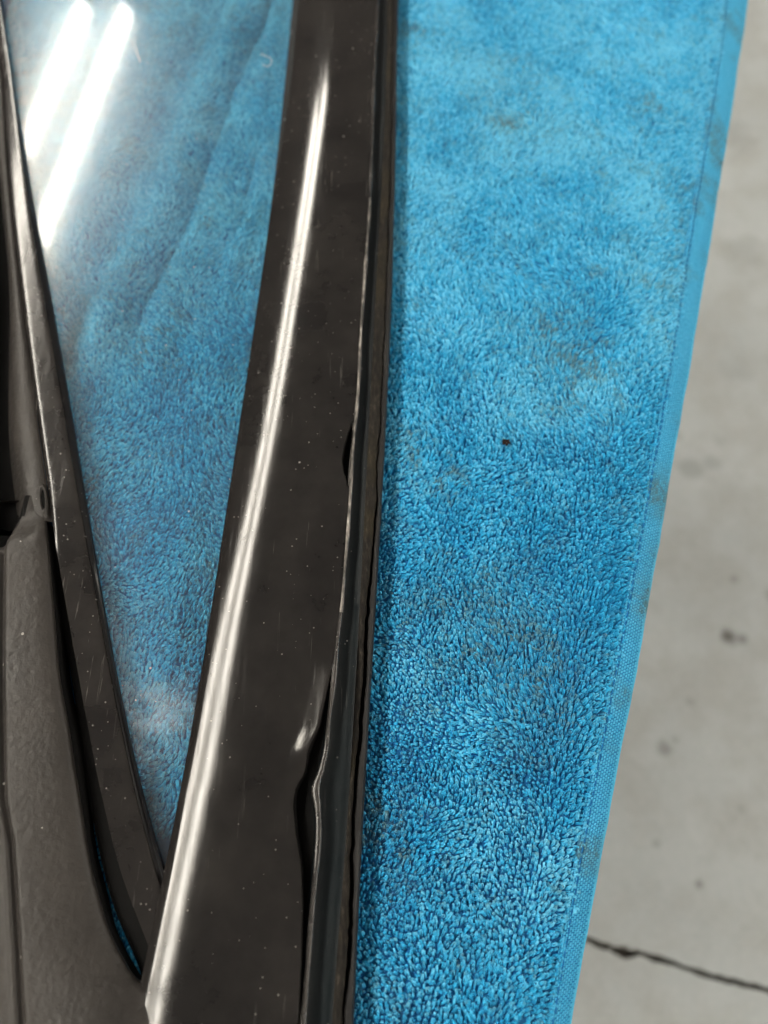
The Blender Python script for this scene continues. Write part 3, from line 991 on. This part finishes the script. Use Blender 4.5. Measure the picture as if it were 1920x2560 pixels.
# --- rubber seal: shallow hollow strip right of the lip
rows = []
xs_, xk_, xo_ = X("seal_right", yy), X("crack", yy), X("seal_outer", yy)
for y, (xr, zr, _), x1 in zip(yy, band_edge, xs_):
    f = np.linspace(0, 1, 9)
    x0 = xr - 0.0012
    x = x0 + (x1 - x0) * f
    z = zr - 0.0026 - 0.0008 * np.sin(np.pi * f) * 1.2 - 0.0014 * f
    z[-1] -= 0.0008
    rows.append(np.vstack([np.c_[x, np.full(9, y), z], [(x1 + 0.0001, y, 0.004)]]))
loft("rubber_seal", np.array(rows), M_SEAL, win)

# --- foam strip with its torn outer line, and the outer flange beyond the crack
jag = (np.array([vnoise(y_, 0.3, 0.004, 91) for y_ in yy]) - 0.5) * 0.0004 + (np.array([vnoise(y_, 0.8, 0.0016, 93) for y_ in yy]) - 0.5) * 0.0004
rows, rows2 = [], []
for y, x1, xk, xo, jg in zip(yy, xs_, xk_, xo_, jag):
    f = np.linspace(0, 1, 8)
    x0 = x1 - 0.0002
    xe = xk + jg - 0.0003
    x = x0 + (xe - x0) * f
    z = 0.0074 - 0.0006 * f + 0.0004 * np.sin(np.pi * f)
    rows.append(np.vstack([np.c_[x, np.full(8, y), z], [(xe + 0.0001, y, 0.0035)]]))
    gapw = 0.0003 + 0.0008 * float(sstep(0.16, 0.05, y)) * float(sstep(-0.05, -0.02, y)) + 0.0003 * float(vnoise(y, 0.1, 0.01, 95))
    xa = xe + gapw
    xo = max(xo, xa + 0.0006)
    rows2.append([(xa, y, 0.0020), (xa, y, 0.0062), (xa + 0.0003, y, 0.0066), (xo - 0.0005, y, 0.0063), (xo, y, 0.0056), (xo + 0.0001, y, 0.0020), (xo, y, 0.0005)])
loft("foam_strip", np.array(rows), M_FOAM, win)
loft("outer_flange", np.array(rows2), M_FLANGE, win)
# carrier beneath band, seal and foam
rows = []
for y, (xr, zr, zl), xl, xo in zip(yy, band_edge, xl_, xo_):
    a = xl + 0.0035
    b = xo - 0.0012
    rows.append([(a, y, 0.0006), (a, y, 0.0042), (xr - 0.004, y, 0.0046), (b, y, 0.0026), (b, y, 0.0006)])
loft("carrier_rail", np.array(rows), M_VOID, win)

# --- glass pane with a slight crown
gy = np.linspace(-0.030, 0.49, 60)
rows = []
for y in gy:
    a, b = X("rim_right", y) - 0.0045, X("band_left", y) + 0.0032
    if b < a + 0.002:
        b = a + 0.002
    x = np.linspace(a, b, 14)
    rows.append(np.vstack([np.c_[x, np.full(14, y), np.full(14, 0.0048)], np.c_[x[::-1], np.full(14, y), np.full(14, 0.0014)]]))
P = np.array(rows)
F = [tuple(q) for q in grid_quads(P.shape[0], P.shape[1], True)]
F += [tuple(range(27, -1, -1)), tuple(range(59 * 28, 60 * 28))]
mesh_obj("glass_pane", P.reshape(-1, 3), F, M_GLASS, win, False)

# --- narrow trim: crowned strip, rolled bright left arris, black glazing rim to the right
yn = np.linspace(-0.030, 0.49, 260)
rows, rows_r, rows_w = [], [], []
zb_ = np.interp(yn, [-0.04, 0.03, 0.10, 0.5], [6.3e-3, 7.2e-3, 8.2e-3, 9.2e-3])
for y, zt, a, b, c in zip(yn, zb_, X("narrow_left", yn), X("narrow_right", yn), X("rim_right", yn)):
    b = max(b, a + 0.0015)
    f = np.linspace(0, 1, 18)
    x = a + (b - a) * f
    roll = float(sstep(0.085, 0.13, y))
    mm = (x - a) * 1000
    ang = 46 * roll * np.exp(-(mm / (0.35 + 0.75 * roll)) ** 1.4) - (1.4 + 3.2 * (1 - roll)) + 4.6 * float(sstep(0.235, 0.34, y)) + 0.8 * float(vnoise(y, 0.5, 0.03, 97) - 0.5)
    ang = ang - 10 * sstep(0.80, 1.0, f)
    dz_ = np.tan(np.radians(ang)) * (b - a) / 17
    z = np.concatenate([[0], np.cumsum((dz_[1:] + dz_[:-1]) / 2)])
    z = z - z.max() + zt
    rows.append(np.vstack([[(a + 0.0006, y, 0.0022), (a - 0.0001, y, z[0] - 0.0012)], np.c_[x, np.full(18, y), z], [(b + 0.0001, y, z[-1] - 0.0006)]]))
    zr = z[-1]
    rows_r.append([(b - 0.0006, y, zr - 0.0009), (b + 0.0002, y, zr - 0.0006), (b + (c - b) * 0.45, y, zr - 0.0012), (c - 0.0002, y, 0.0060), (c, y, 0.0054), (c + 0.0001, y, 0.0047)])
    g = float(X("gap_right", y)) + 0.0007
    if y < 0.106:
        rows_w.append([(a + 0.0012, y, zt - 0.0030), (min(g, a), y, zt - 0.0042), (min(g, a) - 0.0002, y, 0.0040), (min(g, a) + 0.0003, y, 0.0004)])
narrow = loft("narrow_trim", np.array(rows), M_NARROW, win)
narrow["label"] = "narrow gloss black trim with a thin bright rolled edge"
loft("glazing_rim", np.array(rows_r), M_RIM, win)
loft("rubber_web", np.array(rows_w), M_VOID, win, caps=False)

# --- grained plastic bracket at the left
def bracket_edge(y):
    return float(np.interp(y, [-0.08, -0.022, -0.004, 0.03, 0.06], [7.2e-3, 7.4e-3, 8.2e-3, 10.4e-3, 11.2e-3]))


yb = np.linspace(-0.072, 0.1215, 160)
rows = []
for y in yb:
    xr = float(X("bracket_right", y))
    if y < -0.026:
        k_ = float(sstep(-0.026, -0.033, y))
        xr = xr + k_ * max(0.0, float(X("band_left", y)) + 0.004 - xr)      # runs on beneath the wide trim
    xg = np.interp(y * 1000, [-80, -37, 8, 19, 60, 103], [-84.5, -96.6, -108.6, -113.0, -122.0, -130.5]) * MM
    x = np.concatenate([np.linspace(-0.205, xg - 0.005, 10, endpoint=False), np.linspace(xg - 0.005, xg + 0.005, 22, endpoint=False), np.linspace(xg + 0.005, xr, 38)])
    w = xr - x
    zo = bracket_edge(y)
    z = 0.0128 - 0.0008 * (1 - np.exp(-((w - 0.014) / 0.012) ** 2))
    z = z - (0.0112 - zo) * np.exp(-(w / 0.016) ** 1.5) - 0.0018 * np.exp(-(w / 0.0022))                 # rounded right shoulder
    # moulded channel at the far left
    dg = (x - xg) * 1000
    z = z - 0.0022 * np.exp(-(dg / 1.1) ** 2) - 0.0016 * sstep(0.5, -3.5, dg)
    # the shoulder at the top end drops away
    top = np.interp(x * 1000, [-150, -133, -129.7, -126, -123, -118], [104, 105.5, 110.0, 112.5, 114.5, 116.5]) * MM
    fall = sstep(-0.013, 0.003, y - top)
    z = z - (0.0044 + 0.006 * sstep(-0.127, -0.133, x)) * fall
    # a soft dent at the shoulder by the clip slot
    z = z - 0.0012 * np.exp(-((x + 0.1235) / 0.003) ** 2 - ((y - 0.108) / 0.005) ** 2)
    rows.append(np.vstack([np.c_[x, np.full(70, y), z], [(xr + 0.0002, y, z[-1] - 0.0012), (xr, y, z[-1] - 0.0022)]]))
br = loft("grained_bracket", np.array(rows), M_PLASTIC, win)
br.data.materials.append(M_VOID)
bp = np.array(rows)
bxm = (bp[:-1, :-1, 0] + bp[1:, 1:, 0]) / 2
bym = (bp[:-1, :-1, 1] + bp[1:, 1:, 1]) / 2
rec = (bym > np.interp(bxm, [-0.150, -0.133, -0.1295, -0.1265, -0.1262], [0.1025, 0.1035, 0.1085, 0.1135, 0.2])).ravel()
br.data.polygons.foreach_set("material_index", np.concatenate([rec.astype(np.int32), [0, 0]]).astype(np.int32))  # recess beyond the shoulder: its shade painted flat black
br["label"] = "matt grained plastic bracket with a stepped shoulder"
# black inner wall of the bracket, dropping to the towel
rows = []
for y in np.linspace(-0.036, 0.112, 70):
    xr = float(X("bracket_right", y))
    gl_ = float(X("gap_left", y)) if y < 0.04 else None
    foot = xr + 0.0006
    if y < -0.045:
        continue
    if y < 0.012:
        foot = max(foot, float(X("gap_left", y)) - 0.0008)
    elif y < 0.05:
        foot = max(foot, float(X("gap_left", 0.012)) * 0 + np.interp(y, [0.012, 0.05], [float(X("gap_left", 0.012)), xr + 0.0006]))
    zo = bracket_edge(y)
    rows.append([(xr - 0.0015, y, zo - 0.0034), (xr - 0.0002, y, zo - 0.0038), (xr + 0.0002, y, zo - 0.0055), (foot, y, 0.0004)])
loft("bracket_wall", np.array(rows), M_VOID, win, caps=False)

# upper continuation of the bracket: lower brown strip, and a channel painted black for the shade beside it
yu = np.linspace(0.1115, 0.49, 92)
rows = []
for y in yu:
    xr = float(X("narrow_left", y)) - 0.0004
    w = np.array([0.0170, 0.0155, 0.0145, 0.0125, 0.0105, 0.0075, 0.004, 0.0015, 0.0])
    rise = float(sstep(0.30, 0.12, y))
    z = np.array([0.0006, 0.0006, 0.0008, 0.0025, 0.0052, 0.0070, 0.0076, 0.0074, 0.0066])
    z = z * (0.72 + 0.28 * rise)
    w = w * (0.42 + 0.58 * float(sstep(0.24, 0.13, y)))
    rows.append(np.c_[xr - w, np.full(9, y), z])
loft("lower_flange", np.array(rows), M_PLASTIC, win)
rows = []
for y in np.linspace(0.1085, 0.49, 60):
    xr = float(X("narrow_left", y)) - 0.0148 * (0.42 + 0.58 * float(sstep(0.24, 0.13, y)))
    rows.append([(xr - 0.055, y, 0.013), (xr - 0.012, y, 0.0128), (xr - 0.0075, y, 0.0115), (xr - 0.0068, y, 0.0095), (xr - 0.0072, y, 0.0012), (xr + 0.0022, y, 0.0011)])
loft("shade_channel", np.array(rows), M_VOID, win)

# clip slot beside the shoulder: a small open collar, the shade in its hole painted as a black face
cx, cy = -0.1213, 0.1195
ringv, ringf = [], []
nn = 20
for k in range(nn):
    a = 2 * math.pi * k / nn
    for (ra, z) in ((1.0, 0.0072), (0.82, 0.0092), (0.60, 0.0090), (0.52, 0.0040)):
        ringv.append((cx + 0.0004 + 0.0014 * ra * math.cos(a) + 0.25 * (-0.0070 * ra * math.sin(a)), cy + 0.0070 * ra * math.sin(a), z))
for k in range(nn):
    for j in range(3):
        a, b = k * 4 + j, ((k + 1) % nn) * 4 + j
        ringf.append((a, b, b + 1, a + 1))
slot = mesh_obj("clip_slot", ringv, ringf, M_PLASTIC, win)
mesh_obj("slot_hole", [(ringv[k * 4 + 3][0], ringv[k * 4 + 3][1], 0.0085) for k in range(nn)], [tuple(range(nn))], M_VOID, slot, False)

# ------------------------------------------------------------------ small loose things
import bmesh
bm = bmesh.new()
bmesh.ops.create_icosphere(bm, subdivisions=3, radius=1)
for vtx in bm.verts:
    d = vtx.co.normalized()
    k = 1 + 0.35 * math.sin(d.x * 5 + 1) * math.sin(d.y * 6) + 0.2 * math.sin(d.z * 9 + d.x * 7)
    vtx.co = Vector((d.x * 0.00145 * k, d.y * 0.00115 * k, d.z * 0.0009 * k))
me = bpy.data.meshes.new("dirt_crumb")
bm.to_mesh(me)
bm.free()
me.materials.append(M_CRUMB)
o = link(bpy.data.objects.new("dirt_crumb", me))
o.location = (0.0464, 0.1475, 0.0004)
o["label"] = "small dark brown crumb of dirt sitting on the open blue towel pile"
o["category"] = "crumb"


def fibre(label, pts, r, z):
    P, F = [], []
    pts = [np.array((x, y, z + dz)) * MM for x, y, dz in pts]
    # smooth through the points
    dense = []
    for k in range(len(pts) - 1):
        p0, p1, p2, p3 = pts[max(k - 1, 0)], pts[k], pts[k + 1], pts[min(k + 2, len(pts) - 1)]
        for t in np.linspace(0, 1, 6, endpoint=(k == len(pts) - 2)):
            dense.append(0.5 * ((2 * p1) + (p2 - p0) * t + (2 * p0 - 5 * p1 + 4 * p2 - p3) * t * t + (3 * p1 - p0 - 3 * p2 + p3) * t ** 3))
    dense = np.array(dense)
    tg = np.gradient(dense, axis=0)
    for c, t in zip(dense, tg):
        t = t / (np.linalg.norm(t) + 1e-12)
        a = np.cross(t, (0, 0, 1.0))
        a /= np.linalg.norm(a) + 1e-12
        b = np.cross(t, a)
        for kk in range(6):
            an = kk * math.pi / 3
            P.append(c + r * MM * (a * math.cos(an) + b * math.sin(an)))
    F = [tuple(q) for q in grid_quads(len(dense), 6, True)]
    o = mesh_obj("lint_fibre", P, F, M_LINT)
    o["label"] = label
    o["category"] = "lint"
    o["group"] = "lint fibres on the car window"
    return o


fibre("short straight pale lint fibre on the glass beside the mirrored tubes", [(-127, 377, 0), (-124, 371, .2), (-121.5, 364.5, .1), (-119.5, 360, 0)], 0.16, 5.0)
fibre("small curled white lint hook on the glass close to the wide trim", [(-61, 366, 0), (-58.5, 364, .3), (-56, 362.5, .2), (-55.2, 359, .2), (-57, 356.5, .1), (-59.5, 358, 0)], 0.12, 5.0)
#fibre("long thin lint strand on the upper glass right of centre", [(-70.5, 398, 0), (-68, 392, .2), (-66, 384, .2), (-63.5, 377, .1), (-62, 372, 0)], 0.22, 5.2)
